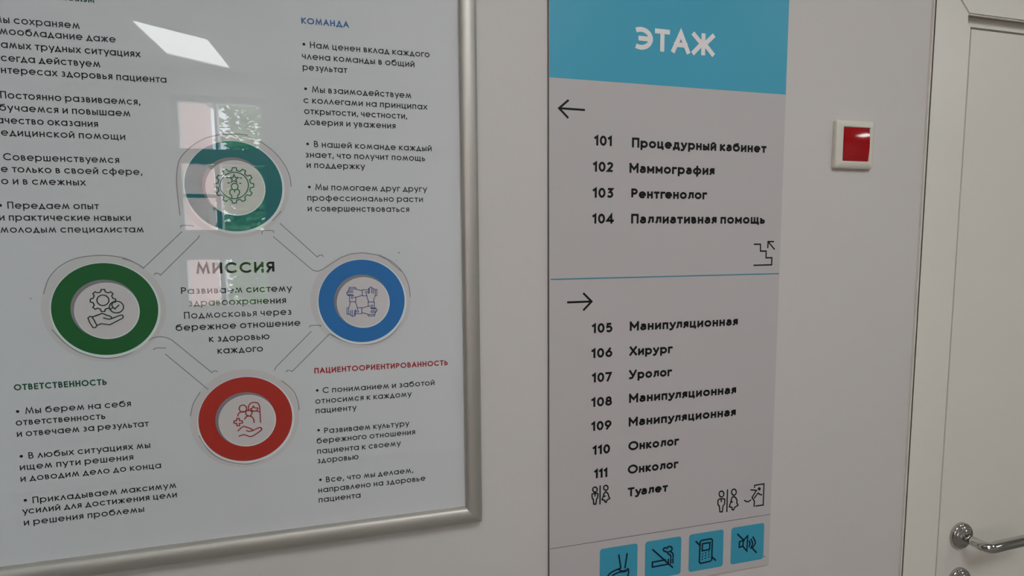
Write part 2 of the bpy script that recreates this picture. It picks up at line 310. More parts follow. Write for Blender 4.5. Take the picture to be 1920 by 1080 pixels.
DATA = json.loads(r'''{"paras": [
  ["heading", "green", 0.17, 0,
   [["ПРОФЕССИОНА|ЛИЗМ", -331.9, -309.0, 281.8]], []],
  ["paragraph", "ink", 0.115, 0,
   [["Мы |сохраняем", -389.8, -325.4, 251.0],
    ["са|мообладание даже", -403.8, -289.8, 238.4],
    ["в с|амых трудных ситуациях", -404.0, -264.9, 223.5],
    ["и в|сегда действуем", -405.1, -307.3, 208.8],
    ["в и|нтересах здоровья пациента", -405.9, -238.8, 195.4]], []],
  ["paragraph", "ink", 0.115, 0,
   [["|Постоянно развиваемся,", -408.7, -268.2, 167.4],
    ["о|бучаемся и повышаем", -410.8, -279.6, 153.4],
    ["ка|чество оказания", -406.5, -314.0, 139.2],
    ["м|едицинской помощи", -411.2, -286.5, 125.4]], []],
  ["paragraph", "ink", 0.115, 0,
   [["|Совершенствуемся", -411.1, -294.6, 97.6],
    ["н|е только в своей сфере,", -414.3, -271.0, 84.0],
    ["н|о и в смежных", -415.1, -331.2, 70.2]], []],
  ["paragraph", "ink", 0.115, 0,
   [["|Передаем опыт", -411.1, -319.2, 42.2],
    ["и |практические навыки", -410.7, -286.4, 28.4],
    ["|молодым специалистам", -419.8, -273.6, 14.4]], [-417.9, 46.3]],
  ["heading", "green", 0.17, 0,
   [["|ОТВЕТСТВЕННОСТЬ", -420.5, -324.7, -172.9]], []],
  ["paragraph", "ink", 0.115, 0,
   [["|Мы берем на себя", -411.3, -300.2, -202.3],
    ["|ответственность", -421.7, -328.8, -215.8],
    ["|и отвечаем за результат", -421.6, -282.2, -229.7]], [-418.8, -198.2]],
  ["paragraph", "ink", 0.115, 0,
   [["|В любых ситуациях мы", -412.0, -282.1, -257.8],
    ["|ищем пути решения", -421.7, -301.7, -271.3],
    ["|и доводим дело до конца", -422.0, -271.6, -285.5]], [-419.1, -253.5]],
  ["paragraph", "ink", 0.115, 0,
   [["|Прикладываем максимум", -411.8, -256.0, -313.8],
    ["|усилий для достижения цели", -423.1, -255.7, -326.3],
    ["|и решения проблемы", -422.6, -293.7, -340.8]], [-419.0, -308.7]],
  ["heading", "blue", 0.165, 0,
   [["|КОМАНДА", -81.9, -23.5, 279.4]], []],
  ["paragraph", "ink", 0.115, 0,
   [["|Нам ценен вклад каждого", -72.6, 80.4, 249.9],
    ["|члена команды в общий", -82.8, 59.9, 235.6],
    ["|результат", -82.5, -27.5, 221.7]], [-79.8, 254.4]],
  ["paragraph", "ink", 0.115, 0,
   [["|Мы взаимодействуем", -72.2, 54.6, 194.4],
    ["|с коллегами на принципах", -83.0, 75.8, 180.4],
    ["|открытости, честности,", -82.7, 48.6, 166.6],
    ["|доверия и уважения", -83.2, 32.9, 153.0]], [-79.8, 198.9]],
  ["paragraph", "ink", 0.115, 0,
   [["|В нашей команде каждый", -72.3, 80.7, 124.8],
    ["|знает, что получит помощь", -83.5, 71.6, 111.2],
    ["|и поддержку", -82.3, -8.7, 97.9]], [-80.0, 129.0]],
  ["paragraph", "ink", 0.115, 0,
   [["|Мы помогаем друг другу", -72.7, 73.2, 69.4],
    ["|профессионально расти", -83.1, 67.4, 55.4],
    ["|и совершенствоваться", -83.1, 48.4, 41.6]], [-79.9, 73.6]],
  ["heading", "red", 0.17, 0,
   [["|ПАЦИЕНТООРИЕНТИРОВАННОСТЬ", -82.8, 97.9, -175.6]], []],
  ["paragraph", "ink", 0.115, 0,
   [["|С пониманием и заботой", -73.2, 78.4, -203.4],
    ["|относимся к каждому", -83.1, 45.7, -217.4],
    ["|пациенту", -83.1, -29.6, -230.8]], [-80.0, -198.6]],
  ["paragraph", "ink", 0.115, 0,
   [["|Развиваем культуру", -73.1, 41.4, -259.8],
    ["|бережного отношения", -83.4, 49.5, -273.0],
    ["|пациента к своему", -83.4, 29.0, -287.5],
    ["|здоровью", -83.5, -29.1, -300.8]], [-80.3, -254.0]],
  ["paragraph", "ink", 0.115, 0,
   [["|Все, что мы делаем,", -73.3, 45.5, -329.0],
    ["|направлено на здоровье", -83.7, 62.3, -342.8],
    ["|пациента", -83.8, -28.1, -356.7]], [-80.4, -324.1]],
  ["title", "ink", 0.17, 0,
   [["|МИССИЯ", -218.6, -126.2, -37.8]], []],
  ["mission", "ink", 0.115, 0,
   [["|Развиваем систему", -237.1, -106.4, -63.2],
    ["|здравоохранения", -229.6, -114.2, -78.8],
    ["|Подмосковья через", -235.4, -108.2, -94.4],
    ["|бережное отношение", -245.6, -97.8, -109.6],
    ["|к здоровью", -208.5, -136.5, -125.7],
    ["|каждого", -199.4, -145.1, -141.6]], []]
],
"rows": [
  ["101", 323.0, 352.9, 142.8, "Процедурный кабинет", 384.7, 626.7, 142.1],
  ["102", 321.2, 355.3, 104.2, "Маммография", 381.0, 530.9, 103.9],
  ["103", 321.0, 355.7, 65.4, "Рентгенолог", 384.6, 518.1, 65.4],
  ["104", 320.6, 356.8, 26.6, "Паллиативная помощь", 384.7, 628.7, 26.8],
  ["105", 321.0, 356.3, -141.4, "Манипуляционная", 384.7, 582.6, -140.9],
  ["106", 320.4, 356.7, -180.4, "Хирург", 384.8, 461.8, -180.6],
  ["107", 321.6, 356.0, -219.1, "Уролог", 384.6, 461.4, -218.4],
  ["108", 320.7, 356.8, -258.0, "Манипуляционная", 385.1, 583.4, -256.8],
  ["109", 320.9, 356.3, -296.5, "Манипуляционная", 384.9, 584.0, -295.2],
  ["110", 323.5, 354.2, -335.4, "Онколог", 385.0, 476.9, -335.0],
  ["111", 326.7, 350.2, -374.0, "Онколог", 384.5, 476.6, -373.8],
  ["", 0, 0, 0, "Туалет", 385.0, 458.2, -411.7]],
"et": [388.2, 525.4, 287.2],
"art": {
  "arrow_left": [
    ["", [[267.7, 194.1], [307.6, 193.7]]],
    ["", [[282.0, 206.3], [267.7, 194.1], [281.6, 181.2]]]],
  "arrow_right": [
    ["", [[281.5, -92.1], [320.7, -92.1]]],
    ["", [[307.3, -79.1], [320.7, -92.1], [307.5, -104.9]]]],
  "stairs": [
    ["", [[608.6, -6.8], [621.0, -6.9], [621.5, -18.2], [632.4, -18.3], [632.9, -29.6], [644.2, -29.6], [644.4, -41.4], [609.1, -41.7]]],
    ["", [[648.8, -15.6], [635.7, -2.6]]],
    ["", [[635.6, -13.2], [635.7, -2.6], [647.0, -2.7]]]],
  "wc_small": [
    ["c", [[332.3, -392.9], [332.1, -393.9], [331.8, -394.9], [331.1, -395.6], [330.3, -396.2], [329.4, -396.5], [328.4, -396.5], [327.4, -396.2], [326.5, -395.7], [325.7, -394.9], [325.0, -394.0], [324.7, -393.0], [324.5, -391.9], [324.6, -390.8], [325.0, -389.9], [325.6, -389.1], [326.4, -388.6], [327.4, -388.3], [328.4, -388.2], [329.4, -388.5], [330.3, -389.0], [331.1, -389.8], [331.7, -390.7], [332.1, -391.8]]],
    ["c", [[323.4, -399.1], [328.2, -398.3], [333.4, -399.5], [333.5, -402.7], [332.8, -406.7], [331.1, -408.7], [330.2, -416.5], [326.5, -416.2], [325.6, -408.1], [324.0, -406.2], [323.4, -402.2]]],
    ["", [[337.2, -387.0], [337.1, -417.7]]],
    ["c", [[350.8, -392.3], [350.6, -393.3], [350.3, -394.3], [349.7, -395.0], [348.9, -395.6], [348.0, -395.9], [347.0, -395.9], [346.1, -395.6], [345.2, -395.1], [344.4, -394.4], [343.8, -393.5], [343.4, -392.4], [343.3, -391.4], [343.4, -390.3], [343.7, -389.4], [344.3, -388.6], [345.1, -388.1], [346.0, -387.8], [347.0, -387.8], [347.9, -388.0], [348.9, -388.5], [349.6, -389.3], [350.2, -390.2], [350.6, -391.2]]],
    ["c", [[347.1, -398.2], [350.9, -401.9], [351.8, -405.9], [353.9, -410.5], [349.4, -412.3], [347.8, -416.0], [345.7, -414.9], [345.3, -412.5], [340.5, -410.5], [343.2, -404.8], [344.0, -400.8]]],
    ["", [[343.4, -405.6], [346.6, -405.4]]],
    ["", [[328.5, -399.0], [328.5, -403.3]]]],
  "wc_large": [
    ["c", [[564.6, -430.1], [564.5, -431.5], [564.1, -432.7], [563.4, -433.6], [562.4, -434.3], [561.3, -434.7], [560.2, -434.7], [559.0, -434.4], [557.8, -433.7], [556.8, -432.8], [556.1, -431.6], [555.6, -430.3], [555.4, -428.9], [555.5, -427.6], [555.9, -426.4], [556.6, -425.4], [557.5, -424.7], [558.6, -424.4], [559.8, -424.3], [561.0, -424.7], [562.2, -425.3], [563.1, -426.3], [563.9, -427.4], [564.4, -428.8]]],
    ["c", [[553.4, -439.7], [556.5, -437.7], [563.5, -438.2], [566.8, -439.6], [566.4, -448.1], [563.7, -450.9], [562.5, -461.4], [557.7, -460.7], [556.5, -450.7], [553.6, -447.0]]],
    ["", [[571.5, -423.2], [571.4, -462.6]]],
    ["c", [[589.0, -429.9], [588.9, -431.3], [588.5, -432.5], [587.8, -433.5], [586.9, -434.2], [585.7, -434.6], [584.5, -434.7], [583.3, -434.3], [582.2, -433.6], [581.2, -432.7], [580.4, -431.5], [579.9, -430.1], [579.7, -428.7], [579.8, -427.3], [580.2, -426.1], [580.9, -425.0], [581.9, -424.3], [583.0, -423.9], [584.2, -423.9], [585.4, -424.2], [586.5, -424.9], [587.5, -425.9], [588.3, -427.1], [588.8, -428.5]]],
    ["c", [[584.3, -437.0], [588.5, -439.9], [591.4, -445.9], [590.3, -448.1], [593.4, -453.9], [587.0, -456.6], [584.8, -460.9], [582.1, -460.3], [581.4, -456.0], [576.0, -454.1], [578.2, -448.1], [580.2, -440.4], [581.8, -437.5]]],
    ["", [[577.9, -446.8], [582.5, -446.1]]],
    ["", [[559.6, -437.7], [560.0, -443.4]]]],
  "exit": [
    ["", [[625.5, -426.6], [625.7, -422.3], [644.5, -422.0], [644.5, -460.3], [628.9, -460.1]]],
    ["f", [[638.3, -430.2], [638.2, -431.0], [637.9, -431.7], [637.4, -432.3], [636.8, -432.7], [636.1, -432.9], [635.3, -432.9], [634.5, -432.7], [633.7, -432.3], [633.1, -431.7], [632.6, -431.0], [632.2, -430.3], [632.1, -429.5], [632.2, -428.7], [632.4, -428.0], [632.9, -427.4], [633.5, -427.0], [634.3, -426.8], [635.1, -426.8], [635.9, -427.0], [636.6, -427.4], [637.3, -428.0], [637.8, -428.7], [638.1, -429.4]]],
    ["", [[617.7, -429.4], [629.7, -431.9], [621.1, -443.2], [626.1, -451.3], [625.8, -460.7]]],
    ["", [[625.5, -445.4], [633.0, -437.1], [636.8, -440.2], [641.3, -441.4]]],
    ["s", [[606.0, -446.6], [609.7, -449.2], [614.6, -449.9], [619.3, -447.3]]]],
  "shoe_cover": [
    ["", [[370.7, -507.5], [374.7, -530.9]]],
    ["", [[385.6, -507.6], [381.9, -532.1]]],
    ["s", [[374.7, -530.9], [366.2, -532.7], [356.9, -535.9], [351.1, -541.8], [351.4, -547.5], [361.7, -552.0], [380.7, -552.1], [385.4, -550.6], [388.2, -542.8], [388.1, -535.5], [386.2, -534.0]]],
    ["s", [[359.7, -541.0], [371.0, -537.6], [382.9, -537.8], [386.2, -534.7]]],
    ["s", [[371.0, -532.6], [376.7, -536.3], [383.3, -536.0]]]],
  "no_smoking": [
    ["", [[431.4, -507.9], [469.7, -545.8]]],
    ["", [[456.1, -529.8], [431.5, -530.2], [431.7, -538.6], [461.3, -538.3]]],
    ["", [[461.1, -529.4], [461.3, -537.4]]],
    ["", [[465.6, -529.4], [465.8, -537.9]]],
    ["", [[469.6, -529.4], [469.7, -538.1]]],
    ["s", [[459.8, -517.1], [454.1, -514.8], [451.3, -511.5], [453.5, -508.6], [458.5, -509.9], [460.1, -507.8], [465.6, -508.7], [467.7, -512.7], [465.3, -516.1], [461.8, -516.4]]],
    ["s", [[459.3, -516.1], [460.4, -520.0], [464.4, -522.9], [465.8, -527.8]]],
    ["s", [[463.8, -516.3], [467.9, -519.5], [469.7, -523.3], [470.0, -527.6]]]],
  "no_phone": [
    ["c", [[523.7, -506.3], [541.3, -506.1], [544.4, -508.5], [544.2, -544.3], [541.4, -546.2], [523.0, -547.1], [520.1, -544.7], [520.7, -508.7]]],
    ["c", [[525.4, -512.7], [539.9, -512.6], [539.2, -524.9], [525.0, -525.0]]],
    ["f", [[527.2, -530.8], [527.0, -531.6], [526.4, -532.1], [525.6, -531.9], [524.9, -531.3], [524.6, -530.4], [524.9, -529.6], [525.5, -529.2], [526.3, -529.3], [526.9, -529.9]]],
    ["f", [[527.1, -535.6], [526.9, -536.4], [526.2, -536.8], [525.4, -536.7], [524.8, -536.0], [524.5, -535.2], [524.7, -534.4], [525.4, -533.9], [526.2, -534.1], [526.8, -534.7]]],
    ["f", [[527.0, -540.3], [526.7, -541.1], [526.1, -541.5], [525.3, -541.4], [524.6, -540.8], [524.4, -539.9], [524.6, -539.1], [525.2, -538.7], [526.0, -538.8], [526.7, -539.4]]],
    ["f", [[533.4, -529.9], [533.2, -530.7], [532.5, -531.1], [531.7, -531.0], [531.1, -530.4], [530.8, -529.5], [531.0, -528.7], [531.7, -528.3], [532.5, -528.4], [533.1, -529.0]]],
    ["f", [[533.3, -534.7], [533.0, -535.5], [532.4, -535.9], [531.6, -535.7], [530.9, -535.1], [530.7, -534.2], [530.9, -533.4], [531.5, -533.0], [532.3, -533.1], [533.0, -533.8]]],
    ["f", [[533.1, -539.4], [532.9, -540.2], [532.3, -540.6], [531.5, -540.5], [530.8, -539.9], [530.5, -539.0], [530.8, -538.2], [531.4, -537.8], [532.2, -537.9], [532.9, -538.5]]],
    ["f", [[539.6, -529.0], [539.4, -529.8], [538.7, -530.2], [537.9, -530.1], [537.2, -529.5], [537.0, -528.6], [537.2, -527.8], [537.8, -527.3], [538.6, -527.5], [539.3, -528.1]]],
    ["f", [[539.5, -533.7], [539.2, -534.5], [538.6, -535.0], [537.8, -534.8], [537.1, -534.2], [536.9, -533.3], [537.1, -532.5], [537.7, -532.1], [538.5, -532.2], [539.2, -532.8]]],
    ["f", [[539.3, -538.5], [539.1, -539.3], [538.5, -539.7], [537.7, -539.6], [537.0, -539.0], [536.7, -538.1], [537.0, -537.3], [537.6, -536.8], [538.4, -537.0], [539.1, -537.6]]],
    ["", [[512.5, -506.5], [520.9, -515.1]]],
    ["", [[543.8, -538.5], [552.1, -546.5]]]],
  "no_noise": [
    ["", [[593.9, -505.7], [608.3, -519.9]]],
    ["", [[624.0, -534.8], [633.9, -545.6]]],
    ["c", [[598.4, -520.1], [605.6, -519.3], [614.5, -511.9], [613.9, -539.5], [605.4, -529.4], [598.2, -530.2]]],
    ["", [[606.1, -519.8], [605.7, -529.5]]],
    ["s", [[617.5, -521.3], [619.9, -526.6], [617.7, -532.8]]],
    ["s", [[621.2, -518.7], [625.3, -527.4], [621.3, -535.8]]],
    ["s", [[625.2, -515.2], [630.8, -527.0], [624.6, -535.3]]]],
  "icon_teal": [
    ["c", [[-171.5, 91.9], [-170.4, 95.7], [-166.3, 95.8], [-165.6, 92.1], [-161.8, 91.2], [-158.9, 94.0], [-155.5, 92.1], [-156.7, 88.4], [-154.0, 85.7], [-150.2, 86.8], [-148.3, 83.4], [-151.2, 80.7], [-150.3, 76.9], [-146.6, 76.0], [-146.7, 72.0], [-150.6, 71.0], [-151.8, 67.1], [-149.1, 64.5], [-151.3, 61.0], [-155.1, 62.0], [-158.0, 59.1], [-157.2, 55.4], [-160.8, 53.4], [-163.4, 56.1], [-167.3, 55.1], [-168.4, 51.3], [-172.5, 51.3], [-173.2, 55.0], [-177.0, 55.9], [-179.9, 53.2], [-183.2, 55.1], [-182.0, 58.8], [-184.7, 61.5], [-188.4, 60.4], [-190.2, 63.8], [-187.4, 66.5], [-188.2, 70.3], [-191.9, 71.2], [-191.7, 75.1], [-187.9, 76.1], [-186.7, 79.9], [-189.3, 82.5], [-187.2, 85.9], [-183.5, 85.0], [-180.6, 87.8], [-181.5, 91.4], [-177.9, 93.5], [-175.4, 90.8]]],
    ["c", [[-152.9, 73.9], [-153.3, 71.3], [-154.0, 68.7], [-155.1, 66.3], [-156.5, 64.0], [-158.3, 62.0], [-160.4, 60.2], [-162.6, 58.8], [-165.1, 57.8], [-167.6, 57.2], [-170.2, 56.9], [-172.7, 57.1], [-175.2, 57.7], [-177.5, 58.6], [-179.6, 60.0], [-181.5, 61.6], [-183.0, 63.6], [-184.3, 65.8], [-185.1, 68.2], [-185.6, 70.7], [-185.7, 73.2], [-185.3, 75.8], [-184.6, 78.4], [-183.5, 80.8], [-182.1, 83.0], [-180.3, 85.0], [-178.3, 86.7], [-176.1, 88.1], [-173.7, 89.2], [-171.2, 89.9], [-168.6, 90.1], [-166.1, 90.0], [-163.6, 89.4], [-161.3, 88.5], [-159.1, 87.2], [-157.2, 85.6], [-155.7, 83.6], [-154.4, 81.4], [-153.5, 79.0], [-153.0, 76.5]]],
    ["c", [[-169.1, 87.1], [-168.0, 83.6], [-164.3, 83.5], [-167.3, 81.1], [-166.5, 77.4], [-169.5, 79.5], [-172.6, 77.3], [-171.4, 81.0], [-174.3, 83.3], [-170.5, 83.5]]],
    ["c", [[-165.1, 72.2], [-165.4, 70.7], [-166.2, 69.4], [-167.2, 68.5], [-168.5, 67.9], [-169.9, 67.9], [-171.1, 68.4], [-172.1, 69.3], [-172.7, 70.6], [-172.9, 72.0], [-172.6, 73.4], [-171.9, 74.7], [-170.8, 75.7], [-169.5, 76.2], [-168.1, 76.2], [-166.9, 75.8], [-165.9, 74.8], [-165.3, 73.6]]],
    ["s", [[-171.7, 68.8], [-174.6, 67.0], [-174.7, 62.7], [-173.2, 61.1], [-172.9, 57.8]]],
    ["s", [[-166.6, 68.9], [-163.9, 67.2], [-164.2, 62.9], [-165.9, 61.2], [-166.2, 57.8]]],
    ["", [[-178.2, 83.2], [-175.9, 83.1]]],
    ["", [[-162.5, 83.1], [-160.3, 82.9]]],
    ["", [[-177.0, 76.4], [-174.5, 76.7]]],
    ["", [[-163.3, 76.4], [-161.4, 76.2]]],
    ["", [[-170.1, 67.7], [-168.4, 67.8]]],
    ["", [[-169.3, 67.7], [-169.5, 64.9]]]],
  "icon_green": [
    ["c", [[-323.9, -57.4], [-323.0, -54.5], [-319.4, -54.6], [-318.9, -57.5], [-315.9, -58.9], [-313.2, -57.5], [-310.9, -60.1], [-312.5, -62.6], [-311.4, -65.8], [-308.6, -66.7], [-308.8, -70.3], [-311.8, -70.9], [-313.2, -74.0], [-311.9, -76.7], [-314.6, -79.2], [-317.0, -77.5], [-320.2, -78.7], [-321.1, -81.6], [-324.7, -81.4], [-325.2, -78.5], [-328.2, -77.1], [-330.8, -78.5], [-333.2, -75.9], [-331.5, -73.4], [-332.6, -70.2], [-335.4, -69.4], [-335.1, -65.8], [-332.3, -65.1], [-330.8, -62.1], [-332.1, -59.5], [-329.5, -57.0], [-327.0, -58.6]]],
    ["c", [[-315.7, -68.0], [-316.1, -69.6], [-316.8, -71.2], [-317.9, -72.4], [-319.2, -73.4], [-320.8, -74.0], [-322.4, -74.2], [-324.1, -73.9], [-325.5, -73.2], [-326.8, -72.1], [-327.7, -70.8], [-328.2, -69.2], [-328.3, -67.5], [-328.0, -65.9], [-327.3, -64.4], [-326.2, -63.1], [-324.8, -62.1], [-323.3, -61.5], [-321.6, -61.4], [-320.0, -61.6], [-318.5, -62.3], [-317.3, -63.4], [-316.4, -64.7], [-315.8, -66.3]]],
    ["F", [[-300.8, -76.8], [-301.0, -78.4], [-301.7, -80.0], [-302.7, -81.3], [-303.9, -82.4], [-305.4, -83.2], [-307.1, -83.7], [-308.7, -83.8], [-310.4, -83.6], [-312.0, -83.0], [-313.3, -82.0], [-314.4, -80.8], [-315.2, -79.4], [-315.7, -77.9], [-315.8, -76.3], [-315.5, -74.7], [-314.9, -73.2], [-313.9, -71.8], [-312.6, -70.7], [-311.1, -69.9], [-309.5, -69.4], [-307.8, -69.3], [-306.2, -69.6], [-304.6, -70.1], [-303.3, -71.1], [-302.1, -72.3], [-301.3, -73.7], [-300.8, -75.2]]],
    ["c", [[-300.8, -76.8], [-301.0, -78.4], [-301.7, -80.0], [-302.7, -81.3], [-303.9, -82.4], [-305.4, -83.2], [-307.1, -83.7], [-308.7, -83.8], [-310.4, -83.6], [-312.0, -83.0], [-313.3, -82.0], [-314.4, -80.8], [-315.2, -79.4], [-315.7, -77.9], [-315.8, -76.3], [-315.5, -74.7], [-314.9, -73.2], [-313.9, -71.8], [-312.6, -70.7], [-311.1, -69.9], [-309.5, -69.4], [-307.8, -69.3], [-306.2, -69.6], [-304.6, -70.1], [-303.3, -71.1], [-302.1, -72.3], [-301.3, -73.7], [-300.8, -75.2]]],
    ["", [[-312.0, -76.8], [-310.1, -78.9], [-305.3, -74.0]]],
    ["c", [[-339.1, -88.9], [-336.9, -86.9], [-334.9, -87.3], [-332.7, -92.1], [-330.3, -98.6], [-331.9, -100.8], [-334.4, -101.0], [-337.3, -95.2]]],
    ["", [[-334.7, -88.0], [-324.0, -83.7], [-315.0, -88.1]]],
    ["s", [[-315.0, -88.1], [-314.2, -89.9], [-315.8, -91.1], [-318.7, -90.9], [-322.8, -89.3]]],
    ["s", [[-314.2, -90.5], [-304.5, -86.9], [-302.0, -87.7], [-302.2, -90.4]]],
    ["", [[-302.2, -90.4], [-316.8, -98.2], [-325.9, -96.4], [-330.6, -98.6]]]],
  "icon_blue": [
    ["c", [[-34.2, -60.0], [-25.8, -60.2], [-25.3, -62.4], [-34.3, -62.2]]],
    ["c", [[-38.1, -96.3], [-37.9, -87.9], [-35.7, -87.4], [-35.9, -96.4]]],
    ["c", [[-1.8, -100.2], [-10.2, -100.0], [-10.7, -97.8], [-1.7, -98.0]]],
    ["c", [[2.1, -63.9], [1.9, -72.3], [-0.3, -72.8], [-0.1, -63.8]]],
    ["", [[-25.9, -62.4], [-19.2, -64.7], [-17.2, -64.6]]],
    ["", [[-35.7, -88.0], [-33.4, -81.3], [-33.5, -79.3]]],
    ["", [[-10.1, -97.8], [-16.8, -95.5], [-18.8, -95.6]]],
    ["", [[-0.3, -72.2], [-2.6, -78.9], [-2.5, -80.9]]],
    ["", [[-17.4, -71.2], [-23.1, -73.1], [-29.2, -74.0]]],
    ["", [[-26.9, -79.5], [-25.0, -85.2], [-24.1, -91.3]]],
    ["", [[-18.6, -89.0], [-12.9, -87.1], [-6.8, -86.2]]],
    ["", [[-9.1, -80.7], [-11.0, -75.0], [-11.9, -68.9]]],
    ["s", [[-29.2, -74.0], [-30.6, -75.1], [-31.8, -74.5], [-31.6, -73.2], [-29.2, -71.2]]],
    ["s", [[-24.1, -91.3], [-23.0, -92.7], [-23.6, -93.9], [-24.9, -93.7], [-26.9, -91.3]]],
    ["s", [[-6.8, -86.2], [-5.4, -85.1], [-4.2, -85.7], [-4.4, -87.0], [-6.8, -89.0]]],
    ["s", [[-11.9, -68.9], [-13.0, -67.5], [-12.4, -66.3], [-11.1, -66.5], [-9.1, -68.9]]],
    ["", [[-34.3, -62.2], [-35.7, -64.8], [-37.9, -67.7], [-36.1, -70.9], [-28.5, -71.2]]],
    ["", [[-35.9, -96.4], [-33.3, -97.8], [-30.4, -100.0], [-27.2, -98.2], [-26.9, -90.6]]],
    ["", [[-1.7, -98.0], [-0.3, -95.4], [1.9, -92.5], [0.1, -89.3], [-7.5, -89.0]]],
    ["", [[-0.1, -63.8], [-2.7, -62.4], [-5.6, -60.2], [-8.8, -62.0], [-9.1, -69.6]]],
    ["", [[-35.7, -64.8], [-29.0, -65.0]]],
    ["", [[-33.3, -97.8], [-33.1, -91.1]]],
    ["", [[-0.3, -95.4], [-7.0, -95.2]]],
    ["", [[-2.7, -62.4], [-2.9, -69.1]]],
    ["", [[-37.0, -66.8], [-29.0, -67.0]]],
    ["", [[-31.3, -99.1], [-31.1, -91.1]]],
    ["", [[1.0, -93.4], [-7.0, -93.2]]],
    ["", [[-4.7, -61.1], [-4.9, -69.1]]],
    ["", [[-36.3, -69.8], [-29.8, -70.0]]],
    ["", [[-28.3, -98.4], [-28.1, -91.9]]],
    ["", [[0.3, -90.4], [-6.2, -90.2]]],
    ["", [[-7.7, -61.8], [-7.9, -68.3]]],
    ["", [[-17.2, -63.8], [-17.4, -72.0]]],
    ["", [[-34.3, -79.3], [-26.1, -79.5]]],
    ["", [[-18.8, -96.4], [-18.6, -88.2]]],
    ["", [[-1.7, -80.9], [-9.9, -80.7]]],
    ["", [[-17.2, -63.8], [-9.6, -64.0]]],
    ["", [[-34.3, -79.3], [-34.1, -71.7]]],
    ["", [[-18.8, -96.4], [-26.4, -96.2]]],
    ["", [[-1.7, -80.9], [-1.9, -88.5]]],
    ["", [[-17.4, -72.0], [-11.0, -72.2]]],
    ["", [[-26.1, -79.5], [-25.9, -73.1]]],
    ["", [[-18.6, -88.2], [-25.0, -88.0]]],
    ["", [[-9.9, -80.7], [-10.1, -87.1]]]],
  "icon_red": [
    ["c", [[-168.2, -216.3], [-168.5, -217.8], [-169.2, -219.0], [-170.3, -220.0], [-171.6, -220.6], [-173.0, -220.7], [-174.3, -220.3], [-175.6, -219.5], [-176.5, -218.4], [-177.1, -217.0], [-177.2, -215.5], [-176.9, -214.1], [-176.2, -212.8], [-175.2, -211.8], [-173.9, -211.3], [-172.5, -211.1], [-171.1, -211.5], [-169.9, -212.3], [-169.0, -213.4], [-168.4, -214.8]]],
    ["s", [[-166.0, -219.8], [-165.8, -213.4], [-162.9, -209.4], [-158.7, -208.7], [-154.6, -210.1], [-152.5, -214.6], [-152.4, -221.3], [-152.3, -236.6]]],
    ["s", [[-163.8, -216.5], [-162.1, -219.1], [-159.2, -220.4], [-155.8, -219.6], [-154.5, -216.8]]],
    ["s", [[-163.5, -217.6], [-161.2, -215.8], [-159.2, -213.7]]],
    ["s", [[-161.1, -213.6], [-158.4, -216.1], [-154.8, -216.5]]],
    ["c", [[-162.1, -222.8], [-162.4, -224.2], [-163.1, -225.3], [-164.1, -226.1], [-165.4, -226.5], [-166.7, -226.4], [-167.9, -225.8], [-168.9, -224.8], [-169.5, -223.6], [-169.7, -222.2], [-169.4, -220.8], [-168.7, -219.7], [-167.6, -218.9], [-166.4, -218.5], [-165.1, -218.6], [-163.8, -219.2], [-162.9, -220.2], [-162.2, -221.5]]],
    ["s", [[-171.6, -230.3], [-169.1, -227.2], [-165.5, -226.5], [-162.0, -228.5], [-160.3, -232.0], [-160.1, -236.0]]],
    ["s", [[-179.2, -225.8], [-178.4, -222.3], [-175.3, -220.2], [-171.1, -219.9]]],
    ["s", [[-161.9, -220.7], [-157.4, -220.4], [-153.3, -221.9]]],
    ["c", [[-180.7, -228.4], [-177.5, -228.7], [-177.6, -231.7], [-174.1, -232.3], [-174.2, -235.4], [-177.8, -235.3], [-177.9, -238.5], [-180.9, -238.2], [-181.0, -235.0], [-184.3, -234.4], [-184.1, -231.5], [-180.8, -231.4]]],
    ["s", [[-180.2, -245.5], [-173.8, -240.1], [-169.1, -241.5], [-163.9, -244.1], [-162.9, -246.1], [-166.4, -247.2], [-169.9, -245.8]]],
    ["s", [[-163.2, -247.1], [-154.2, -243.3], [-151.6, -244.5], [-152.6, -247.5], [-164.1, -254.3], [-172.6, -251.3], [-179.2, -252.4]]]],
  "outlines": [
    ["", [[-298.4, -17.5], [-292.2, -19.4], [-286.8, -21.9], [-281.4, -25.3], [-276.4, -29.1], [-232.0, 15.3]]],
    ["s", [[-233.2, 20.4], [-231.7, 22.9], [-220.4, 22.9], [-219.4, 21.6]]],
    ["", [[-265.4, -38.2], [-264.3, -36.1], [-261.2, -36.0], [-258.7, -38.6], [-214.1, 7.4], [-212.7, 10.6]]],
    ["s", [[-86.5, -112.4], [-84.9, -110.0], [-73.3, -110.2], [-73.0, -111.8]]],
    ["", [[-84.5, -117.7], [-127.1, -160.1], [-130.2, -163.1], [-132.4, -167.8]]],
    ["", [[-46.6, -130.9], [-57.9, -123.8], [-61.6, -122.4], [-110.7, -170.8], [-112.8, -169.5], [-116.1, -168.5], [-118.4, -171.1]]],
    ["s", [[-139.8, 12.2], [-138.1, 16.5], [-126.9, 16.4], [-125.9, 13.9]]],
    ["", [[-126.4, 8.7], [-83.9, -32.0], [-79.0, -36.2], [-73.2, -37.5], [-67.2, -35.0], [-53.4, -25.9], [-42.9, -19.3], [-30.8, -15.0], [-15.2, -13.5], [2.3, -16.3], [18.0, -23.8], [35.6, -39.7]]],
    ["", [[-117.6, 25.9], [-73.4, -18.5], [-70.8, -16.1], [-67.4, -15.8], [-65.8, -18.1]]],
    ["", [[-278.6, -121.3], [-271.0, -116.6], [-262.8, -115.7], [-256.2, -117.4], [-250.5, -120.8], [-207.1, -165.7], [-203.9, -163.3], [-200.5, -164.6]]],
    ["s", [[-271.9, -131.8], [-267.6, -130.0], [-257.7, -130.6]]],
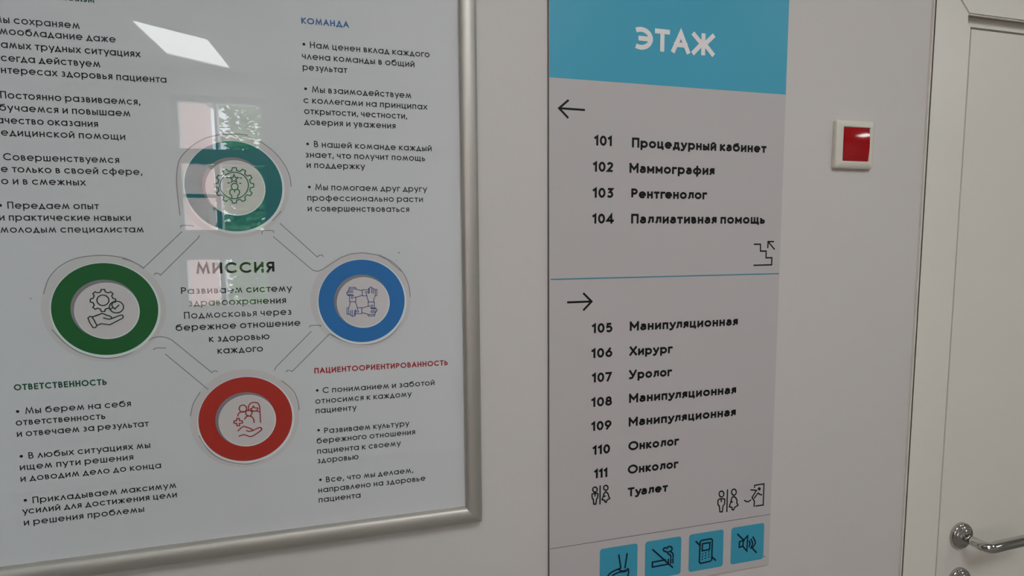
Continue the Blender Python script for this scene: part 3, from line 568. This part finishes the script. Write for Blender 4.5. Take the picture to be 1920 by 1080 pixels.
    ["", [[-258.9, -138.2], [-212.8, -187.3]]],
    ["s", [[-382.9, -57.9], [-375.9, -39.2], [-362.8, -24.6], [-344.5, -15.7], [-319.5, -13.1], [-297.9, -16.4], [-284.3, -23.3], [-276.7, -29.7]]],
    ["s", [[-377.4, -101.3], [-365.8, -117.8], [-350.9, -130.7], [-333.1, -138.1], [-317.1, -139.9], [-300.5, -136.4], [-288.2, -128.9], [-278.2, -120.5], [-273.3, -118.0]]],
    ["s", [[-233.0, 35.6], [-234.4, 63.6], [-233.9, 85.3], [-229.9, 103.5], [-218.2, 118.3], [-202.2, 129.8], [-185.2, 135.5], [-165.9, 137.9], [-151.1, 136.7]]],
    ["s", [[-137.0, 129.9], [-121.8, 118.1], [-110.5, 103.4], [-104.0, 88.5], [-102.2, 73.3]]],
    ["s", [[-115.5, 41.4], [-126.7, 29.2]]],
    ["s", [[5.6, -16.0], [25.0, -27.5], [38.0, -42.1], [45.0, -58.7], [47.0, -75.4]]],
    ["s", [[-62.1, -122.1], [-50.9, -129.5], [-37.0, -135.7], [-17.6, -139.5], [0.9, -137.7], [18.4, -128.9], [30.9, -115.0], [38.0, -98.6]]],
    ["s", [[-222.1, -190.2], [-230.9, -205.3], [-234.9, -220.6]]],
    ["s", [[-124.3, -182.0], [-110.7, -196.4], [-105.1, -211.8], [-104.1, -224.1]]],
    ["s", [[-226.2, -247.6], [-215.8, -268.5], [-202.4, -281.3], [-183.9, -289.1], [-164.8, -291.3], [-142.5, -283.1], [-124.6, -265.9], [-115.3, -250.4]]]]
},
"specks": {"poster": [[32.9, -13.9], [29.2, -24.3], [-394.8, -63.2]], "sign": [[650.6, -555.9], [252.4, 275.2]], "frame": [[127.1, -82.9]]}}''')
mm = lambda v: v*.001
zz = lambda v: 1.6+v*.001

# ------------------------------------------------------------------ the setting
X0, X1, YB, H = -6.5, 5.0, -3.3, 2.75
DX0, DX1, DZ = 1.0360, 2.0125, 2.0040          # door opening in the wall
def struct(name, bm, m, parent=None): return tag(obj(name, bm, m, parent), kind=None if parent else 'structure')
bm = bmesh.new()
box(bm, X0, DX0, 0, .14, 0, H); box(bm, DX1, X1, 0, .14, 0, H); box(bm, DX0, DX1, 0, .14, DZ, H)
struct('wall_front', bm, 'wall')
WX0, WX1, WZ0, WZ1 = -1.30, -.69, 1.12, 2.60   # window opening in the wall behind
bm = bmesh.new()
box(bm, X0, WX0, YB-.2, YB, 0, H); box(bm, WX1, X1, YB-.2, YB, 0, H); box(bm, WX0, WX1, YB-.2, YB, 0, WZ0); box(bm, WX0, WX1, YB-.2, YB, WZ1, H)
struct('wall_back', bm, 'wall')
struct('wall_left', B(X0-.14, X0, YB-.2, .14, 0, H), 'wall'); struct('wall_right', B(X1, X1+.14, YB-.2, .14, 0, H), 'wall')
struct('floor', B(X0-.14, X1+.14, YB-.2, .14, -.1, 0), 'floor')
struct('ceiling', B(X0-.14, X1+.14, YB-.2, .14, H, H+.1), 'ceiling')
bm = bmesh.new(); box(bm, X0, .955, -.014, 0, 0, .08)
struct('baseboard_front', bm, 'sill')
bm = bmesh.new(); box(bm, X0, X1, YB, YB+.014, 0, .08); struct('baseboard_back', bm, 'sill')
struct('trim_1', B(X0, X1, -2.075, -2.045, H-.006, H), 'rail')

# ------------------------------------------------------------------ door: casing, jamb and leaf
d = tag(thing('door_1', (1.5, 0, 0), None, None), kind='structure')
CY = -.0055
CX0, CX1, CZ0, CZ1 = .9605, 1.0405, 1.9995, 2.0795
def casing(bm, pts, inner):
    prism(bm, pts, CY, 0)
    bmesh.ops.bevel(bm, geom=[e for e in bm.edges if all(abs(v.co.y-CY) < 1e-6 for v in e.verts)], offset=.0022, segments=2, affect='EDGES')
    return bm
DXR = 2.008
obj('casing_side', casing(bmesh.new(), [(CX0, 0), (CX1, 0), (CX1, CZ0), (CX0, CZ1)], 0), 'casing', d)
obj('casing_side', casing(bmesh.new(), [(DXR, 0), (DXR+.08, 0), (DXR+.08, CZ1), (DXR, CZ0)], 0), 'casing', d)
obj('casing_head', casing(bmesh.new(), [(CX0+.0004, CZ1), (CX1+.0004, CZ0), (DXR-.0004, CZ0), (DXR+.08-.0004, CZ1)], 0), 'casing', d)
obj('casing_dark_line', B(CX0+.0022, CX0+.0032, CY-.0002, CY+.001, 0, CZ1-.004), 'gap', d)  # thin dark strip along the front left edge of the casing
bm = bmesh.new(); JY = .0105
LX0, LX1, LZ1 = 1.0708, 1.982, 1.9824
box(bm, DX0+.0005, LX0-.0035, JY, .139, 0, DZ-.0005); box(bm, LX1+.0035, DX1-.0005, JY, .139, 0, DZ-.0005); box(bm, LX0-.0035, LX1+.0035, JY, .139, LZ1+.0035, DZ-.0005)
obj('jamb', bm, 'casing', d)
bm = bmesh.new(); box(bm, LX0-.0034, LX1+.0034, .035, .045, .005, LZ1+.0034); obj('seal', bm, 'gap', d)
obj('leaf', B(LX0, LX1, .0105, .034, .008, LZ1, bev=.0012), 'door', d)
def lathe(bm, c, prof, n=40):       # around the axis -y at c; prof = (radius, distance out of the door)
    rows = []
    for r, o in prof:
        rows.append([bm.verts.new((c[0]+r*math.cos(2*math.pi*k/n), c[1]-o, c[2]+r*math.sin(2*math.pi*k/n))) for k in range(n)] if r > 1e-6 else [bm.verts.new((c[0], c[1]-o, c[2]))])
    for a, b in zip(rows, rows[1:]):
        for k in range(n):
            q = [a[k % len(a)], a[(k+1) % len(a)], b[(k+1) % len(b)], b[k % len(b)]]
            q = list(dict.fromkeys(q))
            if len(q) > 2: bm.faces.new(q)
    bmesh.ops.recalc_face_normals(bm, faces=bm.faces); return bm
def tube(bm, pts, r, n=24, flat_=1.0):
    rows = []; p = [Vector(q) for q in pts]; u = None
    for i, a in enumerate(p):
        t = ((p[min(i+1, len(p)-1)]-p[max(i-1, 0)])).normalized()
        zc = Vector((0, 0, 1)); s = t.cross(zc).normalized(); v = s.cross(t)
        rr = r[i] if isinstance(r, list) else r
        rows.append([bm.verts.new(a+s*rr*math.cos(2*math.pi*k/n)+v*rr*flat_*math.sin(2*math.pi*k/n)) for k in range(n)])
    for a, b in zip(rows, rows[1:]):
        for k in range(n): bm.faces.new((a[k], a[(k+1) % n], b[(k+1) % n], b[k]))
    bm.faces.new(rows[0]); bm.faces.new(rows[-1]); bmesh.ops.recalc_face_normals(bm, faces=bm.faces); return bm
HX, HZ, HY = 1.1262, 1.0060, .0105
def rosette(z, x):
    return lathe(bmesh.new(), (x, HY, z), [(0, 0), (.0268, 0), (.0268, .003), (.0258, .0062), (.0236, .0080), (.0222, .0078), (.0206, .0092), (.0190, .0112), (.0172, .0110), (.0158, .0122), (.0142, .0140), (.0120, .0142), (.0100, .0150), (0, .0150)])
hd = obj('handle', tube(bmesh.new(), [(HX, HY-.0125, HZ), (HX, HY-.026, HZ), (HX, HY-.039, HZ)]+[(HX+.012*(1-math.cos(R(a))), HY-.039-.012*math.sin(R(a)), HZ) for a in (15, 30, 45, 60, 75)]+[(HX+.012, HY-.051, HZ), (HX+.04, HY-.051, HZ+.001), (HX+.08, HY-.050, HZ+.001), (HX+.112, HY-.048, HZ), (HX+.122, HY-.047, HZ)],
    [.0092, .0092, .0094, .0096, .0097, .0098, .0099, .0100, .0100, .0101, .0100, .0097, .0088, .005]), 'chrome', d, smooth=True)
tag(hd, label='polished lever handle')
o = obj('rosette', rosette(HZ, HX), 'chrome', hd, smooth=True)
ks = obj('keyhole_rosette', rosette(.9105, 1.1290), 'chrome', d, smooth=True)
obj('keyhole', lathe(bmesh.new(), (1.1290, HY-.0148, .9105), [(0, 0), (.0035, 0), (.0035, .0006), (0, .0006)], 16), 'dark', ks)

# ------------------------------------------------------------------ window behind the camera (mirrored in the poster's cover)
wn = tag(thing('window_1', ((WX0+WX1)/2, YB-.1, WZ0), None, None), kind='structure')
bm = bmesh.new(); fy0, fy1 = YB-.13, YB-.07
e_ = .0015
for a in ((WX0+e_, WX0+.05, WZ0+e_, WZ1-e_), (WX1-.045, WX1-e_, WZ0+e_, WZ1-e_), (WX0+.05, WX1-.045, WZ0+e_, WZ0+.05), (WX0+.05, WX1-.045, WZ1-.045, WZ1-e_),
          (WX0+.05, WX1-.045, 2.145, 2.245), (WX0+.05, WX1-.045, 1.49, 1.695), (-1.045, -1.015, WZ0+.05, 1.49), (-1.045, -1.015, 1.695, 2.145), (-1.03, -1.015, 2.245, WZ1-.045), (WX0+.05, -1.045, 1.915, 1.94)):
    box(bm, a[0], a[1], fy0, fy1, a[2], a[3])
obj('frame', bm, 'frame', wn)
bm = bmesh.new(); box(bm, WX0+.045, WX1-.04, YB-.104, YB-.1, WZ0+.045, WZ1-.04); obj('pane', bm, 'pane', wn)
struct('trim_2', B(WX0-.03, WX1+.03, YB+.0005, YB+.09, WZ0-.03, WZ0-.001), 'sill')

# what stands outside that window
bl = thing('building', (-4.6, -13.5, -3), 'pink rendered building mirrored in the poster cover, left window column', 'building')
obj('walls', B(-8.2, -3.56, -13.2, -12.6, -3, 9), 'pink', bl)
bm = bmesh.new(); box(bm, -8.3, -3.5, -13.3, -12.5, 9.001, 9.2); obj('cornice', bm, 'sill', bl)
tr = thing('tree', (-2.4, -10.6, -3), 'leafy green tree mirrored in the poster cover, right window column', 'tree')
rnd = random.Random(5)
bm = bmesh.new(); tube(bm, [(-2.4, -10.6, -3), (-2.38, -10.6, 0), (-2.35, -10.6, 2.2)], [.16, .12, .05], 12); obj('trunk', bm, 'bark', tr)
bm = bmesh.new()
for i in range(9000):
    zc = rnd.uniform(-1.4, 6.2); k = 1.0 if zc < 3 else max(.5, 1-(zc-3)*.12)
    p = Vector((-2.35+rnd.gauss(0, .36)*k, -10.6+rnd.gauss(0, .5), zc)); s = rnd.uniform(.06, .14)
    if p.x < -2.7: continue
    if zc > 3.2 and rnd.random() < .5: continue
    if p.x > -1.7 and zc < 3.2: continue
    q = Matrix.Rotation(rnd.uniform(0, 6.3), 4, 'Z') @ Matrix.Rotation(rnd.uniform(0, 3.1), 4, 'X')
    v = [bm.verts.new(p+q @ Vector(c)*s) for c in ((-.9, 0, 0), (0, -.45, .06), (1, 0, 0), (0, .45, .06))]
    bm.faces.new(v)
obj('crown', bm, 'leaf', tr)

# ------------------------------------------------------------------ ceiling light panels
def lamp(corners, label):
    x = sum(c[0] for c in corners)/4; y = sum(c[1] for c in corners)/4; z = H-.0005
    t = thing('ceiling_light', (x, y, H), label, 'light', 'ceiling light panels of the corridor')
    inner = [(a, b) for a, b in corners]; outer = [(x+(a-x)*1.06, y+(b-y)*1.05) for a, b in corners]
    bm = bmesh.new(); lo = [[bm.verts.new((a, b, h)) for a, b in q] for q, h in ((inner, z-.006), (inner, z-.014), (outer, z-.014), (outer, z))]
    for p, q in zip(lo, lo[1:]):
        for k in range(4): bm.faces.new((p[k], p[(k+1) % 4], q[(k+1) % 4], q[k]))
    bmesh.ops.recalc_face_normals(bm, faces=bm.faces); obj('frame', bm, 'housing', t)
    bm = bmesh.new(); lo = [[bm.verts.new((a, b, h)) for a, b in inner] for h in (z-.007, z-.001)]
    bm.faces.new(lo[0]); bm.faces.new(lo[1][::-1])
    for k in range(4): bm.faces.new((lo[0][k], lo[1][k], lo[1][(k+1) % 4], lo[0][(k+1) % 4]))
    bmesh.ops.recalc_face_normals(bm, faces=bm.faces); obj('diffuser', bm, 'lamp', t)
rc = lambda x, y, sx, sy: [(x-sx/2, y-sy/2), (x+sx/2, y-sy/2), (x+sx/2, y+sy/2), (x-sx/2, y+sy/2)]
lamp([(-1.165, -2.47), (-.868, -2.67), (-.873, -3.19), (-1.17, -2.98)], 'white ceiling light panel mirrored at the top of the poster cover')
lamp(rc(.40, -1.45, .66, .60), 'added unseen ceiling light panel above the gap between poster and sign, nearer the wall')  # unseen panel, added and enlarged to brighten the middle of the wall
lamp(rc(-1.6, -1.15, .10, .60), 'added unseen ceiling light panel at the left end of the corridor')  # invented out of view; kept narrow so the poster's left stays dimmer
lamp(rc(1.95, -1.3, .24, .60), 'added unseen ceiling light panel at the right end, in front of the door')  # added out of view, its width sets how bright the door side gets
lamp(rc(3.5, -2.0, .45, .60), 'added unseen ceiling light panel beyond the door, farthest along the corridor')  # extra unseen panel put in to brighten the lever handle and door

# ------------------------------------------------------------------ framed poster
PX0, PX1, PZ0, PZ1 = -.4595, .1200, 1.2112, 2.0400      # visible opening of the frame
fp = thing('framed_poster', ((PX0+PX1)/2, 0, PZ0-.025), 'large white mission poster with four coloured rings in a silver aluminium frame', 'poster')
obj('backing', B(PX0-.012, PX1+.012, -.0065, -.0006, PZ0-.012, PZ1+.012), 'edge', fp)
paper = obj('paper', B(PX0-.010, PX1+.010, -.0080, -.0066, PZ0-.010, PZ1+.010), 'paper', fp)
PY = -.0080
# snap frame rails: rounded profile, mitred corners
def rail(side):
    W_ = .0245; n = 10; prof = []
    prof.append((0, -.0006)); prof.append((0, -.0108))
    for i in range(n+1):
        a = math.pi*(i/n); u = W_*(.5-.5*math.cos(a)); hgt = .0108+.0085*math.sin(a)**.75
        prof.append((u, -hgt))
    prof += [(W_, -.0006)]
    bm = bmesh.new(); loops = []
    ends = {'r': ((PX1, PZ0, 1, -1), (PX1, PZ1, 1, 1)), 'l': ((PX0, PZ0, -1, -1), (PX0, PZ1, -1, 1)), 'b': ((PX0, PZ0, -1, -1), (PX1, PZ0, 1, -1)), 't': ((PX0, PZ1, -1, 1), (PX1, PZ1, 1, 1))}[side]
    for x, z, sx, sz in ends: loops.append([bm.verts.new((x+sx*u, y, z+sz*u)) for u, y in prof])
    k = len(prof)
    for i in range(k-1): bm.faces.new((loops[0][i], loops[0][i+1], loops[1][i+1], loops[1][i]))
    bm.faces.new((loops[0][-1], loops[0][0], loops[1][0], loops[1][-1])); bm.faces.new(loops[0]); bm.faces.new(loops[1][::-1])
    bmesh.ops.recalc_face_normals(bm, faces=bm.faces)
    o = obj('frame_rail', bm, 'alu', fp)
    for p in o.data.polygons: p.use_smooth = len(p.vertices) == 4
    o.data.set_sharp_from_angle(angle=R(38)); return o
for s in 'rlbt': rails = rail(s); R_last = rails if s == 'r' else R_last
obj('cover_sheet', B(PX0-.008, PX1+.008, -.0104, -.0097, PZ0-.008, PZ1+.008), 'clear', fp)
# printed lettering
CAPS = dict(paragraph=.0082, heading=.0076, title=.0141, mission=.0088)
INK = dict(ink='ink', green='head_green', blue='head_blue', red='head_red')
for kind, col, wt, _, lines, bul in DATA['paras']:
    bm = bmesh.new(); cap = CAPS[kind]
    for text, x0, x1, z in lines:
        anchor = text.index('|'); text = text.replace('|', '')
        write(bm, text, cap, cap*wt*(1.2 if kind in ('heading', 'title') else 1.32), mm(x0), mm(x1), zz(z), PY-.0001, anchor=anchor)
    if kind == 'paragraph' and not bul and lines[0][1] < -380: bul = [-420.8, lines[0][3]+3.4]
    name = {'heading': 'heading_lettering', 'title': 'title_lettering', 'mission': 'mission_lettering'}.get(kind, 'paragraph_lettering')
    o = obj(name, bm, INK[col], paper)
    if col != 'ink': tag(o, label={'green': 'dark green', 'blue': 'blue', 'red': 'red'}[col]+' heading lettering')
    if bul:
        bm = bmesh.new(); flat(bm, ellipse(mm(bul[0]), zz(bul[1])-.0003, .00175, .00175, 20), PY-.0001); obj('bullet', bm, 'ink', paper)
bm = drawing(bmesh.new(), DATA['art']['outlines'], .0012, PY-.00012)
obj('line_drawing', bm, 'line', paper)
for name, cx, cz, col, ic, icm in (('teal', -.1695, .0723, 'teal', 'icon_teal', 'icon_teal'), ('green', -.3200, -.0790, 'green', 'icon_green', 'icon_dark'), ('blue', -.0175, -.0793, 'blue', 'icon_blue', 'icon_blue'), ('red', -.1695, -.2307, 'red', 'icon_red', 'icon_red')):
    cz += 1.6; r = .0566
    rg = obj('emblem_ring', ring(bmesh.new(), cx, cz, r, .0335, PY-.0003, cx0=cx+.0003, cz0=cz-.0006), col, fp); tag(rg, label=name+' emblem ring')
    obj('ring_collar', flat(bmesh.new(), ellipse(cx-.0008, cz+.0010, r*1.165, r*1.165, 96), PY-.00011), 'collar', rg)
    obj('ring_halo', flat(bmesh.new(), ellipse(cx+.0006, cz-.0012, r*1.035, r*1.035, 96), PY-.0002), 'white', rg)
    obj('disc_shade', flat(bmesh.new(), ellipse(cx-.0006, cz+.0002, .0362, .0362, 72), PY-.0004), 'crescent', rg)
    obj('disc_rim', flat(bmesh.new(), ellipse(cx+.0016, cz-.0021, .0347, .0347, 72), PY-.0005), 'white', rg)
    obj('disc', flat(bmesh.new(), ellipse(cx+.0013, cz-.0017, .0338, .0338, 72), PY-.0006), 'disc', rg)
    st = DATA['art'][ic]; wd = {'icon_teal': .00130, 'icon_green': .00135, 'icon_blue': .00085, 'icon_red': .00140}[ic]
    bm = drawing(bmesh.new(), [s for s in st if s[0] != 'F'], wd, PY-.0009); obj('icon', bm, icm, rg)
    for s in st:
        if s[0] == 'F': bm = bmesh.new(); flat(bm, [(mm(x), zz(z)) for x, z in s[1]], PY-.00075); obj('icon_disc', bm, 'disc', rg)

# ------------------------------------------------------------------ floor directory sign
GX0, GX1, GZ0, GZ1, GY = .2525, .6605, 1.0278, 2.06, -.0030
sg = thing('directory_sign', ((GX0+GX1)/2, 0, GZ0), 'tall grey floor directory with cyan heading and numbered rooms 101 to 111', 'sign')
panel = obj('panel', B(GX0, GX1, GY, -.0006, GZ0, GZ1), 'panel', sg)
obj('panel_side_shade', B(GX0-.0016, GX0-.0001, GY+.0001, -.0006, GZ0, GZ1), 'edge', sg)  # dark strip: shade on the panel's left side put into its colour
SY = GY-.00015
band = obj('heading_band', flat(bmesh.new(), [(GX0+.0004, 1.8370), (GX1-.0004, 1.8370), (GX1-.0004, GZ1), (GX0+.0004, GZ1)], SY), 'cyan', sg)
e0, e1, ez = DATA['et']
tag(obj('heading_lettering', write(bmesh.new(), 'ЭТАЖ', .0330, .0070, mm(e0), mm(e1), zz(ez), SY-.0002, sign=True), 'swhite', band), label='white heading lettering')
SC, SW = .0150, .0034
for num, nx0, nx1, nz, nm, tx0, tx1, tz in DATA['rows']:
    if num: obj('room_number', write(bmesh.new(), num, SC, SW, mm(nx0), mm(nx1), zz(nz), SY, sign=True), 'sblack', sg)
    obj('room_name', write(bmesh.new(), nm, SC, SW, mm(tx0), mm(tx1), zz(tz), SY, sign=True), 'sblack', sg)
for nm, nmv, wd in (('arrow_left', 'arrow', .0032), ('arrow_right', 'arrow', .0032), ('stairs', 'stairs_pictogram', .0024), ('wc_small', 'toilet_pictogram', .0023), ('wc_large', 'toilet_pictogram', .0024), ('exit', 'exit_pictogram', .0024)):
    obj(nmv, drawing(bmesh.new(), DATA['art'][nm], wd, SY), 'sblack', sg)
tag(obj('divider_line', flat(bmesh.new(), [(GX0+.002, 1.5424), (GX1-.0008, 1.5424), (GX1-.0008, 1.5444), (GX0+.002, 1.5444)], SY), 'sline', sg), label='cyan divider line')
obj('divider_line', flat(bmesh.new(), [(GX0+.001, 1.1200), (GX1-.0008, 1.1200), (GX1-.0008, 1.1212), (GX0+.001, 1.1212)], SY), 'gline', sg)
for x0, ic in ((.3375, 'shoe_cover'), (.4181, 'no_smoking'), (.4996, 'no_phone'), (.5815, 'no_noise')):
    t = tag(obj('pictogram_tile', flat(bmesh.new(), rrect(x0, x0+.0668, 1.0405, 1.1070, .005), SY), 'cyan_dark', sg), label='cyan pictogram tile')
    obj('symbol', drawing(bmesh.new(), DATA['art'][ic], .0027, SY-.0002), 'navy', t)

# ------------------------------------------------------------------ red push button
bx, bz = .8000, 1.7612
pb = thing('push_button', (bx, 0, bz-.0405), 'square red push button in a cream plastic plate between sign and door', 'switch')
def plate(bm, cx, cz, w_, h_, prof, r, hole=None):
    """stacked rounded-rectangle loops: prof = (inset, depth)"""
    loops = [[bm.verts.new((x, y, z)) for x, z in rrect(cx-w_/2+i, cx+w_/2-i, cz-h_/2+i, cz+h_/2-i, max(.0008, r-i*.6), 6)] for i, y in prof]
    n = len(loops[0])
    for a, b in zip(loops, loops[1:]):
        for k in range(n): bm.faces.new((a[k], a[(k+1) % n], b[(k+1) % n], b[k]))
    if not hole: bm.faces.new(loops[-1])
    bmesh.ops.recalc_face_normals(bm, faces=bm.faces)
    return bm
obj('plate', plate(bmesh.new(), bx, bz, .0800, .0810, [(0, -.0004), (0, -.0060), (.0006, -.0074), (.0022, -.0088), (.0060, -.0104), (.0095, -.0112), (.0112, -.0113), (.0122, -.0108), (.0126, -.0060)], .0045, hole=True), 'plastic', pb, smooth=True)
obj('back_box', B(bx-.0385, bx+.0385, -.0035, -.0004, bz-.0390, bz+.0390), 'plastic', pb)
bm = bmesh.new(); n = 12; w2, h2 = .0270, .0276
g = [[bm.verts.new((bx+w2*(2*i/n-1), -.0094-.0009*(1-(2*i/n-1)**2)-.0024*(1-(2*j/n-1)**2), bz+h2*(2*j/n-1))) for i in range(n+1)] for j in range(n+1)]
for j in range(n):
    for i in range(n): bm.faces.new((g[j][i], g[j][i+1], g[j+1][i+1], g[j+1][i]))
bd = [g[0][i] for i in range(n+1)]+[g[j][n] for j in range(1, n+1)]+[g[n][i] for i in range(n-1, -1, -1)]+[g[j][0] for j in range(n-1, 0, -1)]
bb = [bm.verts.new((v.co.x, -.0040, v.co.z)) for v in bd]
for k in range(len(bd)): bm.faces.new((bd[k], bd[(k+1) % len(bd)], bb[(k+1) % len(bd)], bb[k]))
bm.faces.new(bb); bmesh.ops.recalc_face_normals(bm, faces=bm.faces)
o = obj('rocker', bm, 'redp', pb, smooth=True); o.data.set_sharp_from_angle(angle=R(40)); tag(o, label='red rocker')

# ------------------------------------------------------------------ small specks of dirt
def speck(parent, x, z, y, r): obj('speck', lathe(bmesh.new(), (x, y, z), [(r, 0), (r*.8, .0003), (0, .0004)], 10), 'speck', parent)
sp = DATA['specks']
for i, (x, z) in enumerate(sp['poster']): speck(fp, mm(x), zz(z), -.0104, (.0008, .0005, .0006)[i])
for x, z in sp['sign'][:1]: speck(sg, mm(x), zz(z), GY, .0011)
